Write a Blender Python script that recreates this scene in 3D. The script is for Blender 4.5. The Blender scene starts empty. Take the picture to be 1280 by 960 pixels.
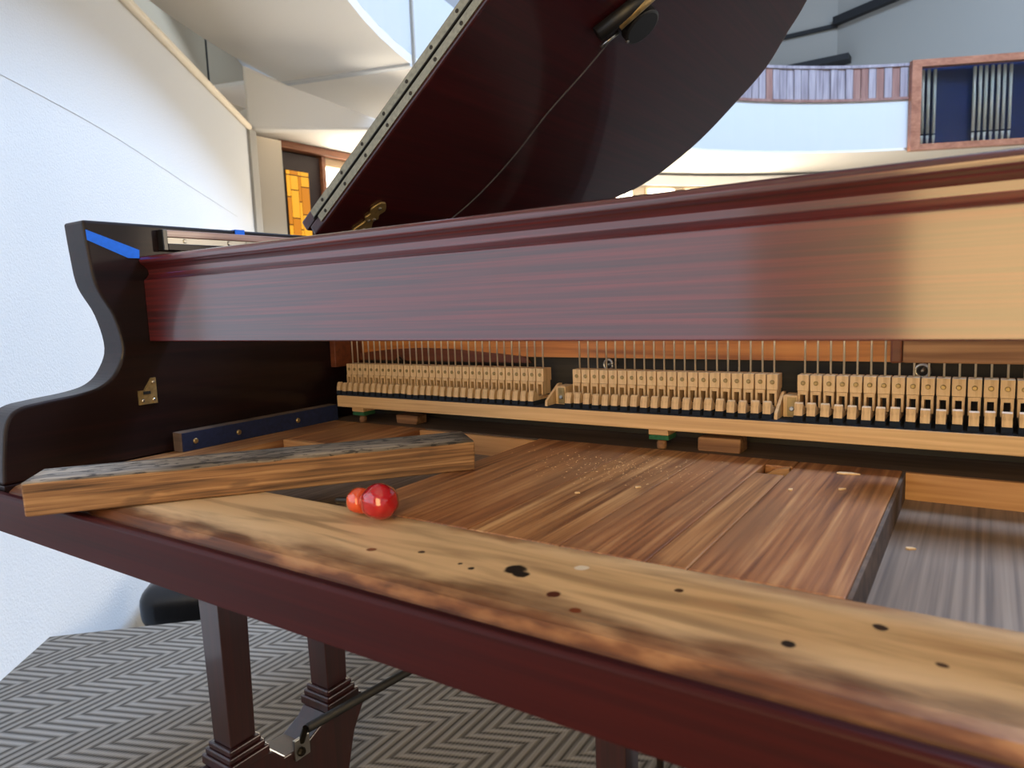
import bpy, bmesh, math, random
from mathutils import Vector, Matrix
random.seed(7)
scene = bpy.context.scene
C = scene.collection
PI = math.pi

# ------------------------------------------------------------------ camera
cam_d = bpy.data.cameras.new('camera'); cam = bpy.data.objects.new('camera', cam_d); C.objects.link(cam)
right = Vector((0.83181624, 0.55376024, -0.03783309))
down = Vector((0.03332295, -0.11786113, -0.99247082))
fwd = Vector((-0.55404993, 0.82429264, -0.11649173))
CAMZ = 0.81
m = Matrix.Identity(4)
for i in range(3):
    m[i][0] = right[i]; m[i][1] = -down[i]; m[i][2] = -fwd[i]
m[2][3] = CAMZ
cam.matrix_world = m
cam_d.sensor_fit = 'HORIZONTAL'; cam_d.sensor_width = 36.0
cam_d.lens = 881.2 * 36.0 / 1280.0
cam_d.clip_start = 0.02; cam_d.clip_end = 100
cam_d.dof.use_dof = True; cam_d.dof.focus_distance = 0.95; cam_d.dof.aperture_fstop = 9.0
scene.camera = cam

# ------------------------------------------------------------------ world, light, exposure
w = bpy.data.worlds.new('World'); scene.world = w; w.use_nodes = True
w.node_tree.nodes['Background'].inputs[0].default_value = (0.62, 0.76, 1.0, 1)
w.node_tree.nodes['Background'].inputs[1].default_value = 0.6
vs = scene.view_settings
vs.view_transform = 'Standard'; vs.look = 'None'; vs.exposure = 0.0; vs.gamma = 1.0; vs.use_curve_mapping = False

def area(name, loc, target, sx, sy, power, col, shape='RECTANGLE'):
    l = bpy.data.lights.new(name, 'AREA'); l.shape = shape; l.size = sx; l.size_y = sy
    l.energy = power; l.color = col
    o = bpy.data.objects.new(name, l); C.objects.link(o); o.location = loc
    o.rotation_euler = (Vector(target) - Vector(loc)).to_track_quat('-Z', 'Y').to_euler()
    return o
SKY_P = 1330.0      # roof skylight over the middle of the round hall
area('skylight_light', (1.6, 5.0, 8.0), (1.6, 5.0, 0), 2.6, 2.6, SKY_P, (0.52, 0.71, 1.0), 'DISK')
COOL = 1.9          # cool window added unseen behind the photographer to brighten front board and action
AMBER = 9.0         # brightness of the warm window behind the photographer
WIN = 14.0           # brightness of the daylight windows under the gallery

# ------------------------------------------------------------------ materials
def newmat(name):
    mt = bpy.data.materials.new(name); mt.use_nodes = True
    nt = mt.node_tree; return mt, nt, nt.nodes['Principled BSDF']
def setp(b, **k):
    for key, v in k.items():
        b.inputs[key].default_value = v
def rgb(r, g, b):
    f = lambda c: (c/255/12.92) if c/255 <= .04045 else ((c/255+.055)/1.055)**2.4
    return (f(r), f(g), f(b), 1)
def plain(name, col, rough=.5, metal=0, coat=0, coatr=.1, noise=0.0, nscale=40, bump=0.0, **k):
    mt, nt, b = newmat(name)
    setp(b, **{'Base Color': col, 'Roughness': rough, 'Metallic': metal, 'Coat Weight': coat, 'Coat Roughness': coatr})
    for kk, v in k.items(): b.inputs[kk.replace('_', ' ')].default_value = v
    if noise or bump:
        tc = nt.nodes.new('ShaderNodeTexCoord'); n = nt.nodes.new('ShaderNodeTexNoise')
        n.inputs['Scale'].default_value = nscale; n.inputs['Detail'].default_value = 5
        nt.links.new(tc.outputs['Object'], n.inputs['Vector'])
        if noise:
            cr = nt.nodes.new('ShaderNodeValToRGB')
            cr.color_ramp.elements[0].position = .3; cr.color_ramp.elements[1].position = .7
            cr.color_ramp.elements[0].color = [c*(1-noise) for c in col[:3]]+[1]
            cr.color_ramp.elements[1].color = [min(1, c*(1+noise)) for c in col[:3]]+[1]
            nt.links.new(n.outputs['Fac'], cr.inputs['Fac']); nt.links.new(cr.outputs['Color'], b.inputs['Base Color'])
        if bump:
            bp = nt.nodes.new('ShaderNodeBump'); bp.inputs['Strength'].default_value = bump; bp.inputs['Distance'].default_value = .003
            nt.links.new(n.outputs['Fac'], bp.inputs['Height']); nt.links.new(bp.outputs['Normal'], b.inputs['Normal'])
    return mt
def wood(name, cols, axis=0, fine=140, along=4, rough=.45, coat=0.0, coatr=.08, bump=.15, patch=None, patch_scale=9, spots=(), lines=.5, spec=.5, band=None):
    """cols: dark, mid, light.  axis: grain direction.  patch=(colour, lo, hi): worn blotches.  band=(y0,y1,colour): wear along a strip"""
    mt, nt, b = newmat(name); N = nt.nodes.new; L = nt.links.new
    tc = N('ShaderNodeTexCoord'); mp = N('ShaderNodeMapping'); L(tc.outputs['Object'], mp.inputs['Vector'])
    s = [fine]*3; s[axis] = along; mp.inputs['Scale'].default_value = s
    n1 = N('ShaderNodeTexNoise'); n1.inputs['Scale'].default_value = 1.0; n1.inputs['Detail'].default_value = 4; n1.inputs['Distortion'].default_value = .4
    L(mp.outputs['Vector'], n1.inputs['Vector'])
    mp2 = N('ShaderNodeMapping'); L(tc.outputs['Object'], mp2.inputs['Vector'])
    s2 = [fine*.22]*3; s2[axis] = along*.5; mp2.inputs['Scale'].default_value = s2
    n2 = N('ShaderNodeTexNoise'); n2.inputs['Scale'].default_value = 1.0; n2.inputs['Detail'].default_value = 3; n2.inputs['Distortion'].default_value = .8
    L(mp2.outputs['Vector'], n2.inputs['Vector'])
    mx = N('ShaderNodeMix'); mx.data_type = 'FLOAT'; mx.inputs[0].default_value = lines
    L(n2.outputs['Fac'], mx.inputs[2]); L(n1.outputs['Fac'], mx.inputs[3])
    cr = N('ShaderNodeValToRGB'); e = cr.color_ramp.elements
    e[0].position = .34; e[0].color = cols[0]; e[1].position = .66; e[1].color = cols[2]
    k = cr.color_ramp.elements.new(.5); k.color = cols[1]
    L(mx.outputs[0], cr.inputs['Fac'])
    col = cr.outputs['Color']
    def mixin(fac, colour):
        nonlocal col
        mm = N('ShaderNodeMix'); mm.data_type = 'RGBA'; L(fac, mm.inputs[0]); L(col, mm.inputs[6]); mm.inputs[7].default_value = colour
        col = mm.outputs[2]
    def math_(op, a, bb=None):
        q = N('ShaderNodeMath'); q.operation = op
        for i, v in enumerate((a, bb)):
            if v is None: continue
            if isinstance(v, (int, float)): q.inputs[i].default_value = v
            else: L(v, q.inputs[i])
        return q.outputs[0]
    def rng(v, a, bb, lo=0.0, hi=1.0):
        q = N('ShaderNodeMapRange'); q.interpolation_type = 'SMOOTHSTEP'
        q.inputs[1].default_value = a; q.inputs[2].default_value = bb; q.inputs[3].default_value = lo; q.inputs[4].default_value = hi
        L(v, q.inputs[0]); return q.outputs[0]
    mp3 = N('ShaderNodeMapping'); L(tc.outputs['Object'], mp3.inputs['Vector'])
    s3 = [patch_scale]*3; s3[axis] = patch_scale*.35; mp3.inputs['Scale'].default_value = s3
    n3 = N('ShaderNodeTexNoise'); n3.inputs['Scale'].default_value = 1.0; n3.inputs['Detail'].default_value = 4
    L(mp3.outputs['Vector'], n3.inputs['Vector'])
    sx = N('ShaderNodeSeparateXYZ'); L(tc.outputs['Object'], sx.inputs[0])
    if patch: mixin(rng(n3.outputs['Fac'], patch[1], patch[2], 0, patch[3] if len(patch) > 3 else 1), patch[0])
    if band:
        y = math_('ADD', sx.outputs['Y'], math_('MULTIPLY', math_('SUBTRACT', n3.outputs['Fac'], .5), .07))
        up = rng(y, band[0]-.016, band[0]+.03); dn = rng(y, band[1]-.012, band[1]+.02, 1, 0)
        f = math_('MULTIPLY', math_('MULTIPLY', up, dn), rng(n2.outputs['Fac'], .3, .6, .45, .92))
        mixin(f, band[2])
    for (px, py, pr, pc) in spots:
        vd = N('ShaderNodeVectorMath'); vd.operation = 'DISTANCE'
        dd = N('ShaderNodeVectorMath'); dd.operation = 'MULTIPLY_ADD'
        nn = N('ShaderNodeTexNoise'); nn.inputs['Scale'].default_value = 90
        L(tc.outputs['Object'], nn.inputs['Vector'])
        L(nn.outputs['Color'], dd.inputs[0]); dd.inputs[1].default_value = (pr*1.1,)*3; L(tc.outputs['Object'], dd.inputs[2])
        L(dd.outputs[0], vd.inputs[0]); vd.inputs[1].default_value = (px+pr*.55, py+pr*.55, KB+pr*.55)
        mixin(rng(vd.outputs['Value'], pr*.75, pr*1.15, 1, 0), pc)
    L(col, b.inputs['Base Color'])
    setp(b, **{'Roughness': rough, 'Coat Weight': coat, 'Coat Roughness': coatr, 'Specular IOR Level': spec})
    if bump:
        bp = N('ShaderNodeBump'); bp.inputs['Strength'].default_value = bump; bp.inputs['Distance'].default_value = .0015
        L(mx.outputs[0], bp.inputs['Height']); L(bp.outputs['Normal'], b.inputs['Normal'])
    return mt
def emit(name, col, strength):
    mt, nt, b = newmat(name)
    setp(b, **{'Base Color': (0, 0, 0, 1), 'Emission Color': col, 'Emission Strength': strength, 'Roughness': .2})
    return mt

KB = 0.618           # keybed top above the floor
M = {}
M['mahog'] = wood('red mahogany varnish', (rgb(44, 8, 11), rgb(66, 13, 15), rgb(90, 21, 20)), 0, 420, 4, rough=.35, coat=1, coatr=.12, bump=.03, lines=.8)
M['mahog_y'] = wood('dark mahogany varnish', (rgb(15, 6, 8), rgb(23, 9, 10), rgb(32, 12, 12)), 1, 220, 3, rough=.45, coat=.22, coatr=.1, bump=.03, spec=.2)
M['mahog_z'] = wood('red mahogany leg varnish', (rgb(28, 8, 9), rgb(42, 12, 13), rgb(54, 16, 15)), 2, 220, 3, rough=.4, coat=.8, coatr=.12, bump=.03)
M['lidwood'] = wood('lid mahogany', (rgb(36, 6, 12), rgb(48, 8, 15), rgb(60, 12, 18)), 1, 220, 3, rough=.45, spec=.3, coat=.65, coatr=.06, bump=.02)
M['slip'] = wood('red brown lacquer', spec=.1, cols=(rgb(38, 10, 11), rgb(48, 12, 12), rgb(57, 15, 14)), axis=0, fine=200, along=3, rough=.5, coat=.08, coatr=.25, bump=.02)
M['black'] = plain('black lacquer', rgb(14, 12, 13), .35, coat=.6)
M['matteblack'] = plain('matte black paint', rgb(15, 14, 15), .6)
M['blackfelt'] = plain('black cloth', rgb(16, 15, 16), .9)
M['navyfelt'] = plain('navy felt', rgb(16, 26, 42), .95, noise=.2, nscale=300)
M['bluefelt'] = plain('blue felt strip', rgb(18, 30, 68), .9, noise=.25, nscale=200)
M['greenfelt'] = plain('green felt', rgb(36, 92, 62), .95, noise=.2, nscale=300)
M['maple'] = wood('pale maple', (rgb(184, 150, 110), rgb(212, 178, 134), rgb(228, 198, 156)), 2, 300, 20, rough=.5, bump=.05)
M['rail'] = wood('pale beech rail', (rgb(180, 142, 100), rgb(204, 166, 120), rgb(220, 184, 138)), 0, 260, 6, rough=.5, bump=.05)
M['orange'] = wood('orange pine', (rgb(150, 84, 34), rgb(196, 122, 56), rgb(214, 146, 76)), 0, 120, 5, rough=.45, bump=.05)
M['orangecut'] = wood('fresh cut pine', (rgb(162, 112, 66), rgb(184, 136, 88), rgb(200, 154, 104)), 0, 160, 6, rough=.6, bump=.05)
M['redbrown'] = wood('red brown plate edge', (rgb(76, 36, 20), rgb(104, 52, 28), rgb(124, 66, 36)), 0, 120, 5, rough=.5)
M['rough'] = wood('rough sawn brown', (rgb(78, 50, 34), rgb(128, 90, 62), rgb(168, 126, 88)), 0, 150, 4, rough=.8, bump=.6)
M['greyboard'] = wood('dark grey board', (rgb(40, 38, 36), rgb(54, 50, 46), rgb(66, 60, 54)), 0, 120, 5, rough=.8)
M['bedrail'] = wood('worn keybed front rail', (rgb(66, 36, 20), rgb(94, 54, 30), rgb(124, 78, 46)), 0, 190, 11, rough=.5, coat=.05, coatr=.25, bump=.25, spec=.3,
    band=(.357, .458, rgb(222, 186, 140)), patch=(rgb(140, 90, 52), .50, .62, .7), patch_scale=34,
    spots=((-.276, .404, .0085, rgb(22, 18, 16)), (-.267, .399, .006, rgb(24, 20, 18)), (-.229, .381, .005, rgb(80, 32, 16)), (-.083, .385, .004, rgb(30, 20, 15)), (-.305, .391, .0025, rgb(30, 20, 15)), (-.043, .43, .004, rgb(52, 36, 30)), (-.205, .366, .004, rgb(110, 52, 24)), (-.36, .40, .003, rgb(60, 36, 22)), (-.40, .385, .004, rgb(120, 72, 40)), (-.16, .425, .003, rgb(70, 42, 26)), (-.235, .43, .005, rgb(226, 214, 196)), (-.318, .395, .002, rgb(40, 26, 18)), (-.012, .40, .003, rgb(70, 44, 30))))
M['bed'] = wood('worn pine keybed', (rgb(96, 56, 33), rgb(164, 112, 68), rgb(208, 160, 108)), 1, 190, 4, rough=.42, coat=.15, coatr=.3, bump=.5, lines=.6,
    patch=(rgb(92, 50, 34), .5, .62, .6), patch_scale=10)
M['bed2'] = wood('worn pine keybed reddish', (rgb(90, 50, 31), rgb(152, 98, 60), rgb(198, 146, 96)), 1, 170, 4, rough=.42, coat=.15, coatr=.3, bump=.5, lines=.6,
    patch=(rgb(132, 92, 62), .5, .62, .6), patch_scale=12)
M['bedgrey'] = wood('grey pine recess board', (rgb(92, 74, 60), rgb(122, 101, 84), rgb(138, 117, 98)), 1, 210, 3, rough=.7, bump=.3, lines=.75)
M['beddark'] = wood('dusty dark keybed', (rgb(62, 50, 42), rgb(88, 70, 58), rgb(110, 88, 72)), 0, 90, 5, rough=.8, bump=.2)
M['oldboard'] = wood('weathered timber side', (rgb(62, 42, 28), rgb(130, 94, 62), rgb(172, 134, 94)), 0, 260, 6, rough=.85, bump=.6, lines=.7, patch=(rgb(92, 66, 46), .6, .7, .6), patch_scale=46)
M['oldtop'] = wood('weathered timber grey face', (rgb(58, 52, 48), rgb(120, 110, 100), rgb(160, 146, 130)), 0, 130, 12, rough=.9, bump=.9, lines=.6, patch=(rgb(36, 33, 33), .55, .6, .85), patch_scale=150)
M['brass'] = plain('aged brass', rgb(150, 128, 86), .42, .6, noise=.25, nscale=120)
M['dullbrass'] = plain('dull brass leaf', rgb(140, 133, 114), .45, .75, noise=.2, nscale=160)
M['gold'] = plain('gold bronze paint', rgb(70, 52, 26), .5, .5)
M['steel'] = plain('steel', rgb(190, 188, 182), .28, 1)
M['wire'] = plain('damper wire', rgb(214, 204, 186), .4, .6)
M['darkmetal'] = plain('dark screw metal', rgb(60, 54, 46), .4, 1)
M['tape'] = plain('blue masking tape', rgb(14, 104, 226), .6, noise=.08, nscale=200)
M['red'] = plain('red acetate', (.50, .006, .012, 1), .08, coat=1, coatr=.03, Transmission_Weight=.35, IOR=1.45)
M['redorange'] = plain('orange red acetate', (.75, .09, .02, 1), .1, coat=1, coatr=.03, Transmission_Weight=.3, IOR=1.45)
M['micblack'] = plain('black plastic', rgb(22, 22, 25), .45)
M['cable'] = plain('grey cable', rgb(70, 66, 74), .5)
M['vinyl'] = plain('black vinyl', rgb(18, 18, 22), .32, bump=.05, nscale=400)
M['wallwhite'] = plain('white rough plaster', rgb(226, 228, 230), .85, bump=.5, nscale=160)
M['hallfloor'] = plain('dark hall carpet', rgb(70, 66, 62), .9, noise=.15, nscale=30)
M['cream'] = plain('cream paint', rgb(224, 212, 192), .8)
M['tan'] = plain('tan painted wall', rgb(206, 184, 152), .8)
M['soffit'] = plain('white painted soffit', rgb(240, 238, 234), .75)
M['fascia'] = plain('white gallery front', rgb(208, 213, 218), .7)
M['greywall'] = plain('grey upper wall', rgb(178, 174, 166), .85)
M['dark'] = plain('dark grey beam', rgb(40, 40, 42), .7)
M['trimwood'] = wood('reddish door wood', (rgb(120, 72, 48), rgb(150, 96, 66), rgb(174, 118, 84)), 1, 60, 3, rough=.5, coat=.2)
M['framewood'] = wood('pinkish frame wood', (rgb(136, 84, 62), rgb(164, 108, 82), rgb(184, 128, 100)), 0, 40, 3, rough=.5, coat=.2)
M['darkdoor'] = plain('dark brown door', rgb(46, 30, 28), .5)
M['slatA'] = wood('bluish brown slat', (rgb(126, 118, 128), rgb(158, 150, 160), rgb(182, 174, 182)), 2, 60, 3, rough=.4, coat=.3)
M['slatB'] = wood('reddish brown slat', (rgb(122, 88, 82), rgb(150, 112, 104), rgb(170, 134, 124)), 2, 60, 3, rough=.4, coat=.3)
M['railgloss'] = wood('worn glossy rail', (rgb(96, 64, 60), rgb(132, 98, 92), rgb(170, 140, 132)), 1, 120, 6, rough=.35, coat=1, coatr=.1)
M['navy'] = plain('dark blue backing', rgb(20, 38, 76), .35)
M['pipe'] = plain('tin organ pipe', rgb(186, 192, 182), .4, .15)
M['glass'] = plain('clear glass', (1, 1, 1, 1), .02, Transmission_Weight=1.0, IOR=1.05)
M['amberpane'] = emit('lit amber glass', (1.0, .42, .02, 1), 1.15)
M['amberpane2'] = emit('lit amber glass deep', (1.0, .33, .008, 1), .75)
M['lead'] = plain('lead came', rgb(38, 26, 16), .6)
M['winpane'] = emit('daylit window glass', (1.0, .86, .66, 1), WIN)
M['warmpane'] = emit('sunlit warm window glass', (1.0, .70, .32, 1), AMBER)
M['warmfill'] = emit('warm fill pane', (1.0, .82, .62, 1), 9.0)  # glow of the added right-hand windows, warms the shaded wall top
M['coolfill'] = emit('cool fill pane', (.72, .84, 1.0, 1), COOL)
M['paint'] = plain('cream window paint', rgb(214, 190, 156), .7)
M['chip'] = plain('pale wood chip', rgb(222, 188, 142), .7)
M['cast'] = plain('pedal brass', rgb(180, 150, 80), .3, 1)
M['soundboard'] = wood('spruce soundboard', (rgb(150, 110, 66), rgb(176, 134, 84), rgb(196, 156, 104)), 1, 80, 3, rough=.5)

def carpet_mat():
    mt, nt, b = newmat('grey herringbone carpet'); N = nt.nodes.new; L = nt.links.new
    def mth(op, a, bb=None, c=None):
        q = N('ShaderNodeMath'); q.operation = op
        for i, v in enumerate((a, bb, c)):
            if v is None: continue
            if isinstance(v, (int, float)): q.inputs[i].default_value = v
            else: L(v, q.inputs[i])
        return q.outputs[0]
    tc = N('ShaderNodeTexCoord'); mp = N('ShaderNodeMapping'); L(tc.outputs['Object'], mp.inputs['Vector'])
    mp.vector_type = 'POINT'; mp.inputs['Rotation'].default_value = (0, 0, -math.radians(56.5))
    sp = N('ShaderNodeSeparateXYZ'); L(mp.outputs['Vector'], sp.inputs[0])
    u, v = sp.outputs['X'], sp.outputs['Y']
    BW = .07
    tri = mth('PINGPONG', v, BW)                 # zigzag across the rows
    band = mth('GREATER_THAN', mth('MODULO', mth('ADD', v, 100*BW*2), 2*BW), BW)
    sk = mth('MULTIPLY', tri, 1.45)
    rib = mth('MULTIPLY', mth('ADD', u, sk), 2*PI/.034)
    ribh = mth('MULTIPLY_ADD', mth('SINE', rib), .5, .5)
    # yarn twist along each rib
    yarn = mth('MULTIPLY_ADD', mth('SINE', mth('MULTIPLY', mth('SUBTRACT', mth('MULTIPLY', u, .75), v), 2*PI/.0085)), .5, .5)
    fine = N('ShaderNodeTexNoise'); fine.inputs['Scale'].default_value = 700; L(tc.outputs['Object'], fine.inputs['Vector'])
    h = mth('ADD', mth('MULTIPLY', mth('POWER', ribh, .7), .72), mth('MULTIPLY', yarn, .16))
    h = mth('ADD', h, mth('MULTIPLY', fine.outputs['Fac'], .34))
    cr = N('ShaderNodeValToRGB'); e = cr.color_ramp.elements
    e[0].position = .18; e[0].color = rgb(68, 64, 60); e[1].position = .95; e[1].color = rgb(150, 144, 137)
    L(h, cr.inputs['Fac'])
    dk = N('ShaderNodeMix'); dk.data_type = 'RGBA'; dk.blend_type = 'MULTIPLY'; L(mth('MULTIPLY', band, .35), dk.inputs[0])
    L(cr.outputs['Color'], dk.inputs[6]); dk.inputs[7].default_value = (.75, .72, .68, 1)
    L(dk.outputs[2], b.inputs['Base Color'])
    bp = N('ShaderNodeBump'); bp.inputs['Strength'].default_value = .9; bp.inputs['Distance'].default_value = .006
    L(h, bp.inputs['Height']); L(bp.outputs['Normal'], b.inputs['Normal'])
    setp(b, **{'Roughness': .95, 'Specular IOR Level': .1})
    return mt
M['carpet'] = carpet_mat()

# ------------------------------------------------------------------ builders
def mesh_obj(name, bm, mat, parent=None, smooth=False, bevel=0, seg=2):
    bmesh.ops.recalc_face_normals(bm, faces=bm.faces)
    me = bpy.data.meshes.new(name); bm.to_mesh(me); bm.free()
    if isinstance(mat, (list, tuple)):
        for q in mat: me.materials.append(M[q])
    else: me.materials.append(M[mat])
    if smooth:
        for p in me.polygons: p.use_smooth = True
    o = bpy.data.objects.new(name, me); C.objects.link(o)
    if bevel:
        md = o.modifiers.new('bevel', 'BEVEL'); md.width = bevel; md.segments = seg; md.limit_method = 'ANGLE'; md.angle_limit = math.radians(40)
        md.harden_normals = False
    put(o, parent)
    return o
def put(o, parent):
    if parent is not None:
        o.parent = parent
        o.matrix_parent_inverse = world(parent).inverted()
def world(o):
    mt = o.matrix_basis.copy()
    if o.parent: mt = world(o.parent) @ o.matrix_parent_inverse @ mt
    return mt
def thing(name, label, cat, loc=(0, 0, 0), group=None):
    o = bpy.data.objects.new(name, None); C.objects.link(o); o.location = loc
    o.empty_display_size = .05
    return tag(o, label, cat, group)
def tag(o, label, cat=None, group=None, kind=None):
    o['label'] = label
    if cat: o['category'] = cat
    if group: o['group'] = group
    if kind: o['kind'] = kind
    return o
def struct(o, label, cat): return tag(o, label, cat, kind='structure')
def BM(): return bmesh.new()
def box(bm, x0, x1, y0, y1, z0, z1, mat=0):
    v = [bm.verts.new(p) for p in ((x0, y0, z0), (x1, y0, z0), (x1, y1, z0), (x0, y1, z0), (x0, y0, z1), (x1, y0, z1), (x1, y1, z1), (x0, y1, z1))]
    for f in ((0, 3, 2, 1), (4, 5, 6, 7), (0, 1, 5, 4), (1, 2, 6, 5), (2, 3, 7, 6), (3, 0, 4, 7)):
        bm.faces.new([v[i] for i in f]).material_index = mat
    return v
def boxo(name, x0, x1, y0, y1, z0, z1, mat, parent=None, bevel=0, seg=2):
    bm = BM(); box(bm, x0, x1, y0, y1, z0, z1); return mesh_obj(name, bm, mat, parent, bevel=bevel, seg=seg)
def prism(bm, pts, a, b, fn):
    """polygon pts (p,q) extruded between a and b; fn(p,q,t) -> xyz"""
    v0 = [bm.verts.new(fn(p, q, a)) for p, q in pts]; v1 = [bm.verts.new(fn(p, q, b)) for p, q in pts]
    n = len(pts)
    bm.faces.new(v0); bm.faces.new(v1[::-1])
    for i in range(n): bm.faces.new((v0[i], v1[i], v1[(i+1) % n], v0[(i+1) % n]))
def tube(bm, pts, r, seg=8, cap=True):
    pts = [Vector(p) for p in pts]; rings = []
    rr = r if isinstance(r, (list, tuple)) else [r]*len(pts)
    up = None
    for i, p in enumerate(pts):
        d = (pts[min(i+1, len(pts)-1)]-pts[max(i-1, 0)]).normalized()
        if up is None: up = Vector((0, 0, 1)) if abs(d.z) < .9 else Vector((1, 0, 0))
        a = d.cross(up).normalized(); bb = d.cross(a).normalized(); up = a.cross(d).normalized()
        rings.append([bm.verts.new(p+(a*math.cos(t)+bb*math.sin(t))*rr[i]) for t in (2*PI*k/seg for k in range(seg))])
    for i in range(len(rings)-1):
        for k in range(seg): bm.faces.new((rings[i][k], rings[i][(k+1) % seg], rings[i+1][(k+1) % seg], rings[i+1][k]))
    if cap: bm.faces.new(rings[0][::-1]); bm.faces.new(rings[-1])
def smoothpts(pts, n=6, closed=False):
    out = []; N = len(pts); P = [Vector(p) for p in pts]
    rngN = N if closed else N-1
    for i in range(rngN):
        if closed: a, b, c, d = P[(i-1) % N], P[i], P[(i+1) % N], P[(i+2) % N]
        else: a, b, c, d = P[max(i-1, 0)], P[i], P[i+1], P[min(i+2, N-1)]
        for k in range(n):
            t = k/n
            out.append(.5*((2*b)+(c-a)*t+(2*a-5*b+4*c-d)*t*t+(3*b-a-3*c+d)*t**3))
    if not closed: out.append(P[-1])
    return out
def screw(name, loc, normal, r, h, mat, parent):
    bm = BM(); n = Vector(normal).normalized(); p = Vector(loc)
    tube(bm, [p-n*h*.3, p+n*h*.5, p+n*h], [r, r, r*.7], 10)
    return mesh_obj(name, bm, mat, parent, smooth=False)

# ------------------------------------------------------------------ the place: a round hall with a gallery
CX, CY = 1.6, 5.0
def pol(r, deg, z): return Vector((CX+r*math.cos(math.radians(deg)), CY+r*math.sin(math.radians(deg)), z))
def r_in(deg):                        # gallery front radius
    d = deg % 360
    if d < 118: return 5.14
    return 5.0 if d < 165 else (4.87 if d > 190 else 5.0-.13*(d-165)/25)
def ringwall(bm, r0, r1, a0, a1, z0, z1, step=3.0):
    n = max(1, int(round((a1-a0)/step))); prev = None
    for i in range(n+1):
        a = a0+(a1-a0)*i/n
        f = lambda r: r(a) if callable(r) else r
        cur = [bm.verts.new(pol(f(r0), a, z0)), bm.verts.new(pol(f(r1), a, z0)), bm.verts.new(pol(f(r1), a, z1)), bm.verts.new(pol(f(r0), a, z1))]
        if prev:
            for k in range(4): bm.faces.new((prev[k], prev[(k+1) % 4], cur[(k+1) % 4], cur[k]))
        else: bm.faces.new(cur[::-1])
        prev = cur
    bm.faces.new(prev)
# carpeted platform (its corner shows under the piano) and lower floor around it
WA0 = Vector((-1.968, .758)); WD = Vector((-.655, .756)).normalized(); ED = Vector((.715, .699)).normalized()
p0 = WA0 - WD*2.35; e1 = WA0 + ED*3.8
bm = BM()
prism(bm, [(p0.x, p0.y), (3.6, p0.y), (3.6, e1.y), (e1.x, e1.y), (WA0.x, WA0.y)], -.44, 0, lambda p, q, t: (p, q, t))
struct(mesh_obj('floor', bm, 'carpet'), 'grey herringbone carpet on the platform under the piano', 'carpet')
bm = BM(); prism(bm, [tuple(pol(6.4, a, 0))[:2] for a in range(0, 360, 6)], -.5, -.44, lambda p, q, t: (p, q, t))
struct(mesh_obj('floor_hall', bm, 'hallfloor'), 'dark lower floor of the hall behind the carpeted platform', 'floor')
# wall on the left: rough white plaster, its top edge capped with two round mouldings
def wa(s, off=0, z=0):
    p = WA0+WD*s; n = Vector((WD.y, -WD.x)); p = p+n*off; return Vector((p.x, p.y, z))
S0, S1 = -2.35, 2.70
bm = BM(); prism(bm, [tuple(wa(S0))[:2], tuple(wa(S1))[:2], tuple(wa(S1, -.12))[:2], tuple(wa(S0, -.12))[:2]], -.44, 1.90, lambda p, q, t: (p, q, t))
wall_left = struct(mesh_obj('wall_left', bm, 'wallwhite'), 'white rough plaster wall on the left beside the piano', 'wall')
bm = BM(); tube(bm, [wa(S0, .012, 1.915), wa(S1+.01, .012, 1.915)], .018, 12)
mesh_obj('cap_moulding', bm, 'cream', wall_left, True)
bm = BM(); tube(bm, [wa(.5, -.06, 1.950), wa(S1+.02, -.06, 1.950)], .022, 12)
mesh_obj('cap_moulding', bm, 'cream', wall_left, True)
bm = BM(); tube(bm, smoothpts([wa(-.3, .001, 1.40), wa(.6, .001, 1.41), wa(1.5, .001, 1.37), wa(2.3, .001, 1.335)]), .0008, 6)
mesh_obj('plaster_ridge', bm, 'wallwhite', wall_left, True)
# window framing strip behind the cap
bm = BM(); a, b_ = wa(.6, -.42), wa(4.7, -.42)
prism(bm, [tuple(a)[:2], tuple(b_)[:2], tuple(wa(4.7, -.5))[:2], tuple(wa(.6, -.5))[:2]], -.44, 2.89, lambda p, q, t: (p, q, t))
wr = struct(mesh_obj('wall_recess', bm, 'tan'), 'shaded grey wall behind the capped white wall', 'wall')
bm = BM(); tube(bm, [wa(3.55, -.418, 1.5), wa(3.55, -.418, 2.89)], .009, 6); mesh_obj('joint_strip', bm, 'dark', wr)
# corner strip and pilaster at the end of the left wall
bm = BM(); prism(bm, [tuple(wa(S1+.005, .015))[:2], tuple(wa(S1+.11, .03))[:2], tuple(wa(S1+.11, -.12))[:2], tuple(wa(S1+.005, -.12))[:2]], -.44, 1.91, lambda p, q, t: (p, q, t))
struct(mesh_obj('trim_1', bm, 'greywall'), 'grey vertical strip at the end of the white wall', 'trim')
struct(boxo('wall_pilaster', -4.25, -3.90, 2.93, 3.18, -.44, 1.92, 'cream'), 'cream pilaster between the white wall and the wooden door frame', 'wall')
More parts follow.
